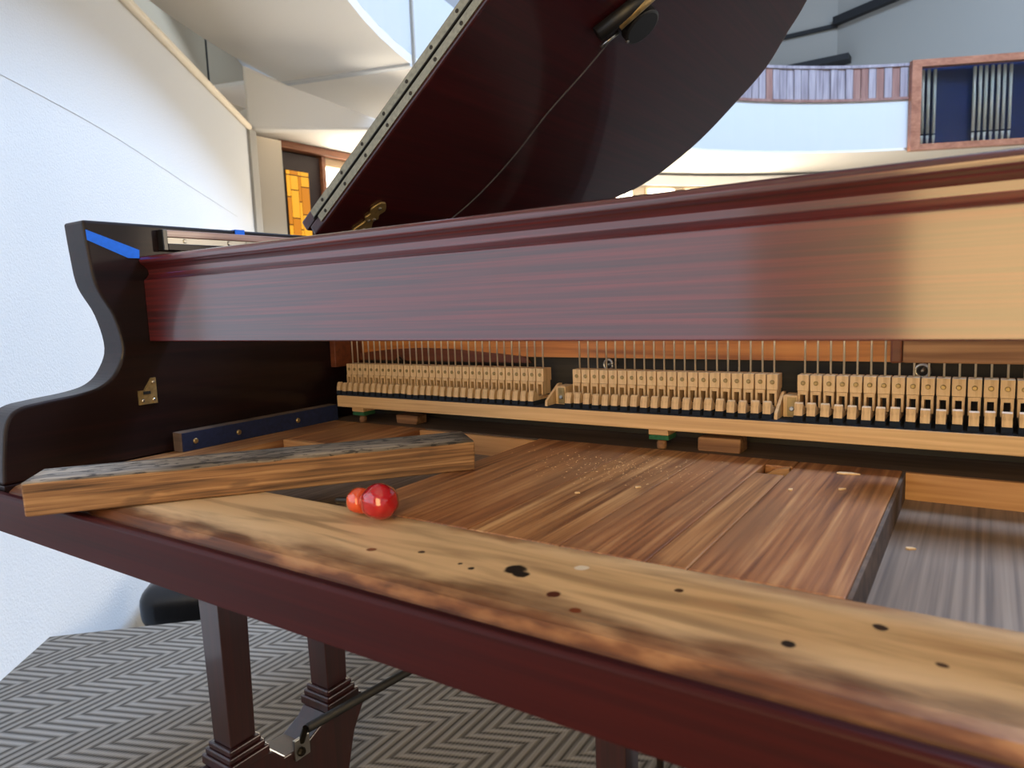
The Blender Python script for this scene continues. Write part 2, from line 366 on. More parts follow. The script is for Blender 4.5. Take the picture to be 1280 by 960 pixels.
# sloping stringer under the gallery and the low ceiling behind it
bd = Vector((.70, .714)).normalized(); b0 = Vector((-3.80, 2.85)); bn = Vector((-bd.y, bd.x))
def bp3(s, off, z): p = b0+bd*s+bn*off; return (p.x, p.y, z)
bm = BM(); prism(bm, [(0, 1.955), (.03, 1.925), (.81, 1.925), (1.05, 1.925), (.82, 1.98), (.25, 2.19), (0, 2.30)], 0, .12, lambda s, z, t: bp3(s, t, z))
struct(mesh_obj('wall_stringer', bm, 'soffit', bevel=.015), 'pale sloping stringer below the gallery above the wooden door', 'beam')
bm = BM(); prism(bm, [(-3.79, 2.87), (-3.50, 3.17), (-3.62, 4.7), (-4.3, 4.7), (-4.3, 2.93)], 2.0, 2.05, lambda p, q, t: (p, q, t))
struct(mesh_obj('ceiling_low', bm, 'soffit'), 'low cream ceiling over the wooden door', 'ceiling')
# door wall X = -4.2
dw = struct(boxo('wall_door', -4.34, -4.24, 3.18, 4.7, -.44, 2.0, 'darkdoor'), 'dark wall carrying the amber glass door', 'wall')
dr = struct(boxo('door_1', -4.24, -4.20, 3.40, 3.765, -.44, 1.93, 'darkdoor'), 'dark brown door with lit amber leaded glass', 'door')
# amber leaded glass panes, one by one
rows = [(1.78, 1.81), (1.60, 1.78), (1.42, 1.60), (1.24, 1.42), (.9, 1.24)]
colsY = [(3.44, 3.475), (3.475, 3.545), (3.545, 3.57), (3.57, 3.645)]
for ci, (ya, yb) in enumerate(colsY):
    z = 1.80; zz = [.80, 1.00, 1.19, 1.36, 1.60, 1.77, 1.81]
    off = (0, .05, -.03, .08)[ci]
    cuts = [.8]+[q+off for q in (.98, 1.20, 1.42, 1.62)]+[1.775, 1.81]
    for k in range(len(cuts)-1):
        if cuts[k+1] <= cuts[k]+.01: continue
        boxo('glass_pane', -4.198, -4.19, ya+.003, yb-.003, cuts[k]+.004, cuts[k+1]-.004, 'amberpane' if (k+ci) % 3 else 'amberpane2', dr)
boxo('lead_came', -4.20, -4.194, 3.435, 3.65, .79, 1.815, 'lead', dr)
df = struct(boxo('trim_2', -4.24, -4.14, 3.36, 4.72, 1.945, 1.995, 'trimwood', bevel=.004), 'reddish wooden lintel above the amber door', 'trim')
boxo('post', -4.24, -4.17, 3.765, 3.80, -.44, 1.944, 'trimwood', df)
w1 = struct(boxo('window_1', -4.24, -4.19, 3.80, 4.70, 1.88, 1.944, 'paint'), 'bright window beside the amber door', 'window')
boxo('window_pane', -4.235, -4.225, 3.80, 4.70, .4, 1.88, 'winpane', w1)
# outer wall under the gallery with windows
bm = BM(); ringwall(bm, 6.3, 6.5, 0, 174, -.44, 2.31)
ow = struct(mesh_obj('wall_outer', bm, 'cream'), 'cream round outer wall under the gallery', 'wall')
bm = BM(); ringwall(bm, 6.22, 6.3, 100, 174, 2.19, 2.31); mesh_obj('cornice', bm, 'soffit', ow)
bm = BM(); ringwall(bm, 6.75, 6.9, 189, 270, -.44, 2.37)
struct(mesh_obj('wall_outer_left', bm, 'cream'), 'cream round outer wall behind the capped white wall', 'wall')
bm = BM(); ringwall(bm, 6.3, 6.5, 270, 359.9, -.44, 2.31)
struct(mesh_obj('wall_outer_right', bm, 'cream'), 'cream round outer wall behind the photographer on the right', 'wall')
n = 2
WL = ['narrow bright window just right of the raised lid', 'wider bright window second right of the raised lid', 'rightmost bright window visible above the front board', 'bright window hidden behind the right end of the front board',
      'bright window behind the lower edge of the lid', 'unseen wide window behind the middle of the lid, added to light the soffit', 'unseen wide window behind the hinge side of the lid, added to light the soffit', 'unseen narrow window next to the wooden door wall, added to light the soffit',
      'unseen warm window added on the right side of the hall, farthest from the piano', 'unseen warm window added on the right side of the hall, third from the piano', 'unseen warm window added on the right side of the hall, second from the piano', 'unseen warm window added on the right side of the hall, nearest the piano']
for a0, a1, warm in ((147.9, 149.9, 1), (142.2, 145.6, 0), (137.4, 140.6, 1), (131, 134, 0), (152, 155, 0), (158, 163, 0), (165, 170, 0), (171, 173.6, 0), (4, 12, 2), (-12, -4, 2), (-28, -20, 2), (-44, -36, 2)):  # last seven are unseen, added to warm the soffit and left wall
    bm = BM(); ringwall(bm, 6.26, 6.31, a0-.3, a1+.3, .5, 2.17)
    f = struct(mesh_obj('window_%d' % n, bm, 'paint'), WL[n-2], 'window')
    bm = BM(); ringwall(bm, 6.24, 6.259, a0, a1, .55, 2.14); mesh_obj('window_pane', bm, 'warmfill' if warm == 2 else 'winpane', f)
    n += 1
# back wall with the warm window behind the photographer
BY = -1.0
bw = struct(boxo('wall_back', -.75, 3.4, BY-.12, BY, 0, 2.31, 'cream'), 'cream wall behind the photographer', 'wall')
wb = struct(boxo('window_15', -.20, .72, BY, BY+.02, .35, 1.65, 'trimwood'), 'warm sunlit window behind the photographer', 'window')
for k in range(2):
    for j in range(2):
        boxo('window_pane', -.16+k*.43, .25+k*.43, BY+.02, BY+.03, .40+j*.61, .99+j*.61, 'warmpane', wb)
cw = None  # unseen glowing window, added for the cool reflection in the front board
bm = BM(); prism(bm, [tuple(wa(-.80, .001))[:2], tuple(wa(-2.22, .001))[:2], tuple(wa(-2.22, .03))[:2], tuple(wa(-.80, .03))[:2]], .45, 1.80, lambda p, q, t: (p, q, t))
cw = struct(mesh_obj('window_14', bm, 'paint'), 'unseen cool window added in the white wall behind the photographer', 'window')
for k in range(2):
    bm = BM(); a, b_ = -.83-k*.675, -.83-k*.675-.67
    prism(bm, [tuple(wa(a, .031))[:2], tuple(wa(b_, .031))[:2], tuple(wa(b_, .036))[:2], tuple(wa(a, .036))[:2]], .50, 1.75, lambda p, q, t: (p, q, t)); mesh_obj('window_pane', bm, 'coolfill', cw)
# gallery: soffit ring, fascia, parapet of slats
bm = BM(); ringwall(bm, r_in, 5.80, 197.3, 262, 2.31, 2.37)
struct(mesh_obj('ceiling_soffit', bm, 'soffit'), 'white gallery soffit panel above the left wall', 'ceiling')
bm = BM(); ringwall(bm, r_in, 6.5, 95, 197.2, 2.345, 2.372)
struct(mesh_obj('ceiling_soffit_far', bm, 'soffit'), 'cream gallery soffit running round the hall', 'ceiling')
bm = BM(); ringwall(bm, r_in, 5.80, 197.2, 197.75, 2.295, 2.3095)
struct(mesh_obj('trim_4', bm, 'fascia'), 'pale radial joint strip across the gallery soffit', 'trim')
bm = BM(); ringwall(bm, lambda a: r_in(a)-.02, lambda a: r_in(a)-.004, 197.15, 197.4, 2.31, 2.90)
struct(mesh_obj('trim_3', bm, 'greywall'), 'thin grey joint strip on the gallery front', 'trim')
bm = BM(); ringwall(bm, r_in, lambda a: r_in(a)+.06, 118.4, 262, 2.371, 2.895)
struct(mesh_obj('wall_fascia', bm, 'fascia'), 'smooth white curved gallery front', 'gallery front')
bm = BM(); ringwall(bm, lambda a: r_in(a)-.02, lambda a: r_in(a)+.07, 118.5, 185, 2.896, 2.925)
par = struct(mesh_obj('trim_parapet', bm, 'slatB'), 'wood slat parapet on top of the curved gallery front', 'parapet')
bm = BM(); ringwall(bm, lambda a: r_in(a)-.02, lambda a: r_in(a)+.07, 118.5, 185, 3.255, 3.285); mesh_obj('cap_rail', bm, 'slatA', par)
bm = BM(); ringwall(bm, lambda a: r_in(a)+.03, lambda a: r_in(a)+.05, 118.5, 185, 2.925, 3.255); mesh_obj('backing', bm, 'dark', par)
a = 118.7; k = 0
while a < 184.5:
    wdeg = 1.0
    bm = BM(); rr = random.uniform(-.006, .006)
    ringwall(bm, lambda q: r_in(q)-.005+rr, lambda q: r_in(q)+.029, a+.04, a+wdeg-.04, 2.926, 3.254)
    mesh_obj('slat', bm, 'slatB' if (a < 124 and k % 2) or random.random() < .12 else 'slatA', par)
    a += wdeg; k += 1
bm = BM(); ringwall(bm, 5.81, 9.45, 120, 268, 2.90, 2.96)
struct(mesh_obj('floor_gallery', bm, 'soffit'), 'floor slab of the gallery above the soffit', 'floor')
# upper walls above the gallery
bm = BM(); prism(bm, [(-9, 13.0), (-2.13, 13.0), (-2.13, 13.2), (-9, 13.2)], 2.37, 8.6, lambda p, q, t: (p, q, t))
uw = struct(mesh_obj('wall_upper_far', bm, 'greywall'), 'grey far wall high above the gallery', 'wall')
boxo('ledge', -9, -2.13, 12.94, 13.0, 5.0, 5.06, 'dark', uw)
boxo('floor_strip', -3.6, -1.9, 12.6, 12.99, 4.38, 4.47, 'dark', uw)
d = Vector((.88, -.475)).normalized(); q0 = Vector((-2.13, 13.0))
def uq(s, off, z): p = q0+d*s+Vector((-d.y, d.x))*off; return (p.x, p.y, z)
bm = BM(); prism(bm, [(0, 2.37), (9, 2.37), (9, 8.6), (0, 8.6)], 0, .15, lambda s, z, t: uq(s, t, z))
uw2 = struct(mesh_obj('wall_upper_right', bm, 'greywall'), 'grey upper wall behind the organ pipes', 'wall')
bm = BM(); prism(bm, [(0, 5.03), (9, 5.03), (9, 5.15), (0, 5.15)], -.12, -.001, lambda s, z, t: uq(s, t, z)); mesh_obj('ledge', bm, 'dark', uw2)
bm = BM(); prism(bm, [tuple(pol(14, a, 0))[:2] for a in range(0, 360, 10)], 8.6, 8.7, lambda p, q, t: (p, q, t))
struct(mesh_obj('ceiling', bm, 'greywall'), 'high grey ceiling of the hall', 'ceiling')
bm = BM(); ringwall(bm, 9.5, 9.7, 160, 400, 2.37, 8.6, 6)
struct(mesh_obj('wall_upper_round', bm, 'greywall'), 'grey upper wall around the gallery', 'wall')

# organ screen on the gallery
sa, sb = Vector((-.765, 9.33)), Vector((.36, 9.90)); sd = (sb-sa); SL = sd.length; sd.normalize(); sn = Vector((sd.y, -sd.x))
def sp3(s, off, z): p = sa+sd*s+sn*off; return (p.x, p.y, z)
scr = thing('organ_screen', 'wood framed dark blue glass screen on the gallery at the right', 'glass screen', sp3(SL/2, -.1, 2.33))
Z0, Z1 = 2.32, 3.29
def sbox(name, s0, s1, z0, z1, o0, o1, mat, par):
    bm = BM(); prism(bm, [(s0, z0), (s1, z0), (s1, z1), (s0, z1)], o0, o1, lambda s, z, t: sp3(s, t, z)); return mesh_obj(name, bm, mat, par)
sbox('frame_post', 0, .10, Z0, Z1, -.06, .03, 'framewood', scr)
sbox('frame_post', SL+.9, SL+1.0, Z0, Z1, -.06, .03, 'framewood', scr)
sbox('frame_rail', .101, SL+.899, Z1-.075, Z1, -.06, .028, 'framewood', scr)
sbox('frame_rail', .101, SL+.899, Z0, Z0+.065, -.06, .028, 'framewood', scr)
sbox('back_panel', .101, SL+.899, Z0+.066, Z1-.03, -.16, -.14, 'navy', scr)
sbox('glass_pane', .101, SL+.899, Z0+.066, Z1-.076, -.012, -.006, 'glass', scr)
for i, s in enumerate([.16, .22, .285, .70, .76, .82, .885, .95, 1.01, 1.075, 1.33, 1.5]):
    t = thing('organ_pipe', 'slim grey organ pipe, number %s from the left behind the blue glass' % ['one', 'two', 'three', 'four', 'five', 'six', 'seven', 'eight', 'nine', 'ten', 'eleven', 'twelve'][i], 'organ pipe', sp3(s, -.08, Z0+.07), 'organ pipes behind the glass screen')
    hgt = .90
    bm = BM(); tube(bm, [sp3(s, -.08, Z0+.19), sp3(s, -.08, Z0+.066+.82)], .016, 12, True); mesh_obj('pipe_body', bm, 'pipe', t, True)
    bm = BM(); tube(bm, [sp3(s, -.08, Z0+.07), sp3(s, -.08, Z0+.172)], [.008, .016], 12, True); mesh_obj('pipe_foot', bm, 'pipe', t, True)
    bm = BM(); tube(bm, [sp3(s, -.08, Z0+.173), sp3(s, -.08, Z0+.189)], .0135, 12, True); mesh_obj('pipe_mouth', bm, 'dark', t, True)

# ------------------------------------------------------------------ the piano
XL, XR, AT = -.945, .400, .050          # inner faces of the arms, arm thickness
ZT = .932                               # top of the case
piano = thing('grand_piano', 'dark red mahogany baby grand piano with its lid raised and keys removed', 'piano', (-.3, 1.0, 0))
prof = smoothpts([(.454, ZT, 0), (.457, .888, 0), (.462, .850, 0), (.480, .812, 0), (.488, .768, 0), (.476, .738, 0), (.458, .722, 0), (.431, .715, 0), (.390, .711, 0), (.360, .706, 0), (.345, .690, 0), (.338, .650, 0), (.335, KB, 0)], 5)
prof2 = [(p.x, p.y) for p in prof]
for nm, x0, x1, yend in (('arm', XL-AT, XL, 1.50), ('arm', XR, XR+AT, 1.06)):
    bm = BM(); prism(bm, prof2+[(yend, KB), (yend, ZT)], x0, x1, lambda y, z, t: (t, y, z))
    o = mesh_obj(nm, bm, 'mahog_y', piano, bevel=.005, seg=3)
# rim behind the arms: tail and bent side
path = smoothpts([(XL-AT, 1.50, 0), (-.955, 1.61, 0), (-.84, 1.73, 0), (-.66, 1.785, 0), (-.47, 1.77, 0), (-.33, 1.68, 0), (-.20, 1.52, 0), (-.04, 1.37, 0), (.16, 1.27, 0), (.36, 1.19, 0), (.445, 1.10, 0), (XR+AT, 1.06, 0)], 6)
bm = BM(); prev = None
for i, p in enumerate(path):
    dd = (path[min(i+1, len(path)-1)]-path[max(i-1, 0)]).normalized(); nn = Vector((dd.y, -dd.x, 0))
    q = p+nn*AT
    cur = [bm.verts.new((p.x, p.y, KB-.02)), bm.verts.new((q.x, q.y, KB-.02)), bm.verts.new((q.x, q.y, ZT)), bm.verts.new((p.x, p.y, ZT))]
    if prev:
        for k in range(4): bm.faces.new((prev[k], prev[(k+1) % 4], cur[(k+1) % 4], cur[k]))
    else: bm.faces.new(cur[::-1])
    prev = cur
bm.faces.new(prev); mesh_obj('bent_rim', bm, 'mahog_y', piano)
inner = [(XL, .96), (XL, 1.5), (-.92, 1.58), (-.82, 1.68), (-.66, 1.735), (-.48, 1.72), (-.36, 1.63), (-.24, 1.48), (-.07, 1.33), (.14, 1.22), (.34, 1.14), (XR, 1.04), (XR, .96)]
bm = BM(); prism(bm, inner, .70, .712, lambda p, q, t: (p, q, t)); mesh_obj('soundboard', bm, 'soundboard', piano)
bm = BM(); prism(bm, [(x*.97-.01, 1.0+(y-1.0)*.93+.02) for x, y in inner], .775, .79, lambda p, q, t: (p, q, t)); mesh_obj('iron_plate', bm, 'gold', piano)
boxo('agraffe_bar', XL+.05, XR-.05, 1.03, 1.045, .79, .80, 'brass', piano)
bm = BM()
def rim_y(x):                          # inner edge of the bent rim
    for (xa, ya), (xb, yb) in zip(inner[1:], inner[2:]):
        if xa <= x <= xb and xb > xa: return ya+(yb-ya)*(x-xa)/(xb-xa)
    return 1.0
for i in range(120):
    x = XL+.06+i*(XR-XL-.14)/119
    tube(bm, [(x, 1.04, .8012), (x, rim_y(x)-.10, .8012)], .0006, 4)
tag(mesh_obj('strings', bm, 'wire', piano), 'thin steel strings', kind='stuff')
bm = BM()
for r_ in range(3):
    for i in range(76):
        x = XL+.06+i*(XR-XL-.14)/75+r_*.004; tube(bm, [(x, .966+r_*.02, .79), (x, .966+r_*.02, .815)], .0032, 6)
tag(mesh_obj('tuning_pins', bm, 'steel', piano), 'rows of small steel tuning pins', kind='stuff')
boxo('pin_plate', XL+.01, XR-.01, .956, 1.029, .775, .7905, 'gold', piano)
# keybed with its worn boards, recesses and slots
kb = boxo('keybed', XL-AT, XR+AT, .345, 1.0, KB-.050, KB-.031, 'beddark', piano)
def kbox(name, x0, x1, y0, y1, mat, z0=KB-.031, z1=KB, bevel=.0012):
    return boxo(name, x0, x1, y0, y1, z0, z1, mat, kb, bevel=bevel)
for x0, x1 in ((XL-AT, XL-.0005), (XR+.0005, XR+AT)): kbox('arm_sill', x0, x1, .336, 1.0, 'mahog_y', KB-.031, KB-.0002)
bm = BM()
nose = [(.462, KB), (.356, KB), (.347, KB-.002), (.340, KB-.007), (.336, KB-.015), (.336, KB-.031), (.462, KB-.031)]
prism(bm, nose, XL, XR, lambda y, z, t: (t, y, z)); mesh_obj('front_rail', bm, 'bedrail', kb, bevel=.0015)
g = .0006
kbox('plank', -.511, -.362-g, .4625, .826, 'bed2'); kbox('plank', -.362, -.272-g, .4625, .826, 'bed')
kbox('plank', -.272, -.199-g, .4625, .826, 'bed2'); kbox('plank', -.199, -.168-g, .4625, .757, 'bed')
kbox('plank', -.199, -.168-g, .797, .826, 'bed'); kbox('plank', -.168, -.066, .4625, .826, 'bed2')
kbox('recess_board', -.865, -.5115, .4625, .815, 'bedgrey', KB-.0309, KB-.0285, 0)
kbox('recess_board', -.0655, .10, .4625, .824, 'bedgrey', KB-.0309, KB-.0285, 0); kbox('recess_board', .1005, .26, .4625, .824, 'bedgrey', KB-.0309, KB-.0285, 0)
kbox('recess_side', -.0655, -.0625, .463, .8235, 'beddark', KB-.0285, KB-.0004, 0)
kbox('recess_back', -.0624, .26, .819, .8255, 'orangecut', KB-.0285, KB-.0005, 0)
kbox('recess_back', -.72, -.512, .8105, .8165, 'orangecut', KB-.0285, KB-.0005, 0)
kbox('recess_back', -.865, -.7205, .669, .675, 'orangecut', KB-.0285, KB-.0005, 0)
kbox('corner_board', -.865, -.7205, .6755, .826, 'bed2'); kbox('side_strip', XL, -.8655, .4625, .826, 'bed')
kbox('side_strip', .2605, XR, .4625, .826, 'bed')
kbox('back_strip', XL, XR, .8265, 1.0, 'beddark', KB-.031, KB-.0008)
bm = BM(); prism(bm, [(-.197, KB-.029), (-.171, KB-.029), (-.171, KB-.0003), (-.179, KB-.0012), (-.188, KB-.0045), (-.197, KB-.010)], .788, .7965, lambda x, z, t: (x, t, z)); mesh_obj('slot_wedge', bm, 'orangecut', kb)
bm = BM(); box(bm, -.288, -.236, .838, .868, KB-.0005, KB+.018)
for v in bm.verts: v.co.x += random.uniform(-.003, .003); v.co.z += random.uniform(-.002, .002)*(v.co.z > KB+.01)
mesh_obj('guide_block', bm, 'rough', kb, bevel=.002)
bm = BM(); box(bm, -.80, -.755, .845, .872, KB-.0005, KB+.014)
for v in bm.verts: v.co.x += random.uniform(-.003, .003)
mesh_obj('guide_block', bm, 'rough', kb, bevel=.002)
# key slip across the front, under the arms too
bm = BM(); prism(bm, [(.3245, KB-.050), (.3245, KB-.0075), (.327, KB-.005), (.3335, KB-.005), (.3335, KB-.050)], XL-AT, XR+AT, lambda y, z, t: (t, y, z))
mesh_obj('key_slip', bm, 'slip', piano, bevel=.001)
# front board across the arms
yf = .525
sp = [(yf, .7745), (yf, .862), (yf-.0015, .866), (yf+.004, .870), (yf+.010, .876), (yf+.006, .881), (yf+.001, .884), (yf+.001, .8875), (yf+.004, .890), (yf+.030, .890), (yf+.030, .7745)]
sp = [(yf, .7745), (yf, .857), (yf+.0035, .8595), (yf+.0075, .865), (yf+.0065, .871), (yf+.001, .8765), (yf-.0035, .8790), (yf-.0045, .8835), (yf-.002, .8875), (yf+.003, .889), (yf+.030, .889), (yf+.030, .7745)]
bm = BM(); prism(bm, sp, XL+.0002, XR-.0002, lambda y, z, t: (t, y, z)); mesh_obj('front_board', bm, 'mahog', piano, bevel=.0012)
# boards behind the action
boxo('pin_block', XL+.014, XR, .905, .955, .725, .80, 'orange', piano)
boxo('back_board', XL, XR, .912, .94, KB, .724, 'greyboard', piano)
bm = BM(); arch = [(-.93, .716)]+[(-.93+.30*t, .745+.012*math.sin(PI*t)-.018*t) for t in [i/12 for i in range(13)]]+[(-.60, .724), (-.60, .716)]
prism(bm, [(-.93, .716), (-.93, .728), (-.86, .735), (-.79, .738), (-.72, .736), (-.65, .731), (-.58, .7255), (-.57, .716)], .899, .9045, lambda x, z, t: (x, t, z)); mesh_obj('plate_edge', bm, 'redbrown', piano)
boxo('end_block', XL+.0003, XL+.013, .842, .93, .708, .80, 'redbrown', piano, bevel=.001)
rb = boxo('rough_block', -.0665, XR, .80, .838, .734, .80, 'rough', piano, bevel=.002)
boxo('block_end', -.0775, -.067, .80, .838, .7335, .80, 'redbrown', rb, bevel=.002)
for x, z in ((-.432, .7175), (-.054, .7175), (-.823, .716)):
    bm = BM(); pts = [(x+.007*math.cos(t), .883+.002*math.sin(t*.5), z+.007*math.sin(t)) for t in [2*PI*i/16 for i in range(17)]]
    tube(bm, pts, .0017, 8); tube(bm, [(x, .885, z), (x, .9115, z)], .0018, 8); mesh_obj('eye_screw', bm, 'steel' if x > -.8 else 'darkmetal', piano, True)
# left arm fittings
bar = boxo('felt_bar', XL, XL+.020, .545, .832, KB, KB+.027, 'beddark', piano, bevel=.001)
boxo('felt_facing', XL+.0201, XL+.0222, .546, .831, KB+.0005, KB+.0265, 'bluefelt', bar)
for y in (.565, .635, .745): screw('screw', (XL+.022, y, KB+.013), (1, 0, 0), .004, .003, 'brass', bar)
lp = boxo('latch_plate', XL, XL+.003, .502, .527, .690, .709, 'brass', piano)
bm = BM(); prism(bm, [(.510, .709), (.527, .709), (.527, .725), (.521, .725)], XL, XL+.003, lambda y, z, t: (t, y, z)); mesh_obj('latch_tongue', bm, 'brass', lp)
for y, z in ((.507, .695), (.522, .695), (.523, .719)): screw('screw', (XL+.003, y, z), (1, 0, 0), .002, .0012, 'steel', lp)
boxo('latch_slot', XL+.0031, XL+.0036, .508, .518, .7035, .7075, 'blackfelt', lp)
# music desk rail inside the left arm
dk = boxo('desk_rail', XL, XL+.013, .557, .90, .897, .9065, 'mahog_y', piano, bevel=.001)
boxo('upper_strip', XL, XL+.011, .557, .90, .915, .925, 'railgloss', dk, bevel=.001)
boxo('metal_track', XL, XL+.008, .560, .90, .9068, .9148, 'steel', dk)
boxo('rail_end', XL, XL+.014, .550, .5568, .8965, .9252, 'black', dk, bevel=.001)
for y in (.585, .655, .685, .78): screw('screw', (XL+.008, y, .911), (1, 0, 0), .003, .0016, 'steel', dk)
# lid with folded front flap
P0 = Vector((-.960, .84, ZT+.0015)); U = Vector((.798, 0, .602)).normalized(); NN = Vector((-U.z, 0, U.x))
def lidp(wd, y, n): q = P0+U*wd+NN*n; return (q.x, y, q.z)
out = smoothpts([(0, 1.30, 0), (.015, 1.42, 0), (.08, 1.55, 0), (.19, 1.66, 0), (.255, 1.74, 0), (.34, 1.79, 0), (.44, 1.807, 0), (.55, 1.792, 0), (.65, 1.765, 0), (.73, 1.70, 0), (.79, 1.65, 0), (.93, 1.49, 0), (1.08, 1.35, 0), (1.24, 1.25, 0), (1.36, 1.15, 0), (1.40, 1.02, 0)], 5)
outl = [(0, .84)]+[(p.x, p.y) for p in out]+[(1.40, .84)]
bm = BM(); prism(bm, outl, 0, .021, lambda a, y, t: lidp(a, y, t)); lid = mesh_obj('lid', bm, 'lidwood', piano, bevel=.004, seg=3)
bm = BM(); prism(bm, [(-.012, .842), (1.40, .842), (1.40, 1.20), (-.012, 1.20)], .0225, .0425, lambda a, y, t: lidp(a, y, t)); flap = mesh_obj('lid_flap', bm, 'lidwood', piano, bevel=.003)
def lidbox(name, a0, a1, y0, y1, n0, n1, mat, par):
    bm = BM(); prism(bm, [(a0, y0), (a1, y0), (a1, y1), (a0, y1)], n0, n1, lambda a, y, t: lidp(a, y, t)); return mesh_obj(name, bm, mat, par)
lidbox('hinge_leaf', .03, 1.38, .8375, .8399, .006, .0185, 'dullbrass', lid)
lidbox('hinge_leaf', .02, 1.38, .8395, .8419, .0255, .0385, 'dullbrass', flap)
bm = BM(); tube(bm, [lidp(.02, .8385, .022), lidp(1.39, .8385, .022)], .0022, 8); mesh_obj('hinge_pin', bm, 'darkmetal', lid, True)
for i in range(21):
    screw('hinge_screw', lidp(.05+i*.063, .8375, .012), (0, -1, 0), .0032, .0008, 'darkmetal', lid)
    screw('hinge_screw', lidp(.055+i*.063, .8395, .032), (0, -1, 0), .0032, .0008, 'darkmetal', flap)
# ornate brass lid hinge on the underside
hw = [.016, .024, .017, .022, .015, .010, .016, .011, .017, .013, .005]
ha = [-.012, .0, .012, .025, .038, .050, .058, .068, .078, .088, .097]
sm = smoothpts([(a, h, 0) for a, h in zip(ha, hw)], 4)
yc = .93
bm = BM(); prism(bm, [(p.x, yc+p.y) for p in sm]+[(p.x, yc-p.y) for p in reversed(sm)], -.004, -.0003, lambda a, y, t: lidp(a, y, t)); hb = mesh_obj('brass_hinge', bm, 'brass', lid, bevel=.001)
for a, dy in ((.006, -.009), (.006, .009), (.03, 0), (.052, -.004), (.056, .006), (.083, 0)): screw('hinge_screw', lidp(a, yc+dy, -.004), -NN, .0035, .002, 'steel', lid)
bm = BM(); tube(bm, [lidp(-.010, yc-.03, -.006), lidp(-.010, yc+.03, -.006)], .006, 10); mesh_obj('hinge_knuckle', bm, 'brass', lid, True)
# prop holding the lid at the treble side
bm = BM(); tube(bm, [(XR+.02, 1.0, .90), lidp(.98, 1.05, -.004)], .010, 10); mesh_obj('lid_prop', bm, 'mahog_y', piano, True)
# legs: twin tapered posts on a scrolled foot
def leg(x0, y0, name='leg'):
    x1 = x0+.047
    bm = BM(); fp = [(y0-.035, .035)]+[(y0-.045, .10), (y0-.03, .165), (y0+.055, .165), (y0+.066, .160), (y0+.085, .140), (y0+.125, .138), (y0+.155, .152), (y0+.168, .165), (y0+.245, .165), (y0+.252, .150), (y0+.225, .105), (y0+.205, .035)]
    prism(bm, fp, x0-.004, x1+.004, lambda y, z, t: (t, y, z)); lg = mesh_obj(name, bm, 'mahog_z', piano, bevel=.002)
    for yy in (y0, y0+.178):
        bm = BM(); v = box(bm, x0+.003, x1-.003, yy+.003, yy+.044, .198, KB-.0505)
        for q in v[4:]: q.co.x += -.004 if q.co.x < x0+.02 else .004; q.co.y += -.004 if q.co.y < yy+.02 else .004
        mesh_obj('post', bm, 'mahog_z', lg, bevel=.0015)
        bm = BM()
        for z0, z1, e in ((.1655, .180, .010), (.180, .189, .006), (.189, .1978, .0025)): box(bm, x0-e, x1+e, yy-e, yy+.047+e, z0, z1)
        mesh_obj('plinth', bm, 'mahog_z', lg, bevel=.002)
    for yy in (y0+.01, y0+.16):
        bm = BM(); tube(bm, [(x0+.012, yy+.02, .017), (x0+.035, yy+.02, .017)], .017, 14); mesh_obj('caster', bm, 'brass', lg, True)
    return lg
l1 = leg(-.907, .536); leg(.33, .536); 
lt = leg(-.58, 1.42)
bm = BM(); tube(bm, [(-.841, .655, .173), (-.80, 1.0, .176), (-.535, 1.50, .18)], .0075, 10); mesh_obj('brace_rod', bm, 'matteblack', piano, True)
bk = boxo('rod_bracket', -.8555, -.850, .636, .664, .125, .158, 'steel', piano, bevel=.001)
screw('bracket_screw', (-.850, .646, .137), (1, 0, 0), .007, .006, 'darkmetal', bk)
bm = BM(); tube(bm, [(-.852, .650, .15), (-.842, .652, .175)], .005, 8); mesh_obj('bracket_arm', bm, 'darkmetal', bk)
# pedal lyre
ly = boxo('pedal_lyre', -.345, -.115, .60, .72, KB-.062, KB-.0505, 'mahog_z', piano, bevel=.003)
for x in (-.335, -.160): boxo('lyre_post', x, x+.036, .632, .666, .16, KB-.0625, 'mahog_z', ly, bevel=.002)
boxo('pedal_box', -.36, -.10, .60, .70, .08, .1595, 'mahog_z', ly, bevel=.004)
for x in (-.28, -.23, -.18):
    bm = BM(); tube(bm, [(x, .68, .15), (x, .68, KB-.06)], .0042, 8); mesh_obj('pedal_rod', bm, 'black', ly, True)
    bm = BM(); box(bm, x-.012, x+.012, .50, .602, .098, .106); mesh_obj('pedal', bm, 'cast', ly, bevel=.003)

# ------------------------------------------------------------------ the damper action (lifts out as one)
act = thing('damper_action', 'pale wooden damper action rack with wires standing at the back of the keybed', 'piano action', (-.3, .84, KB))
boxo('base_rail', -.905, XR-.012, .815, .875, .6445, .6635, 'rail', act, bevel=.001)
felt = boxo('rail_cloth', -.903, XR-.014, .817, .875, .6636, .6644, 'navyfelt', act)
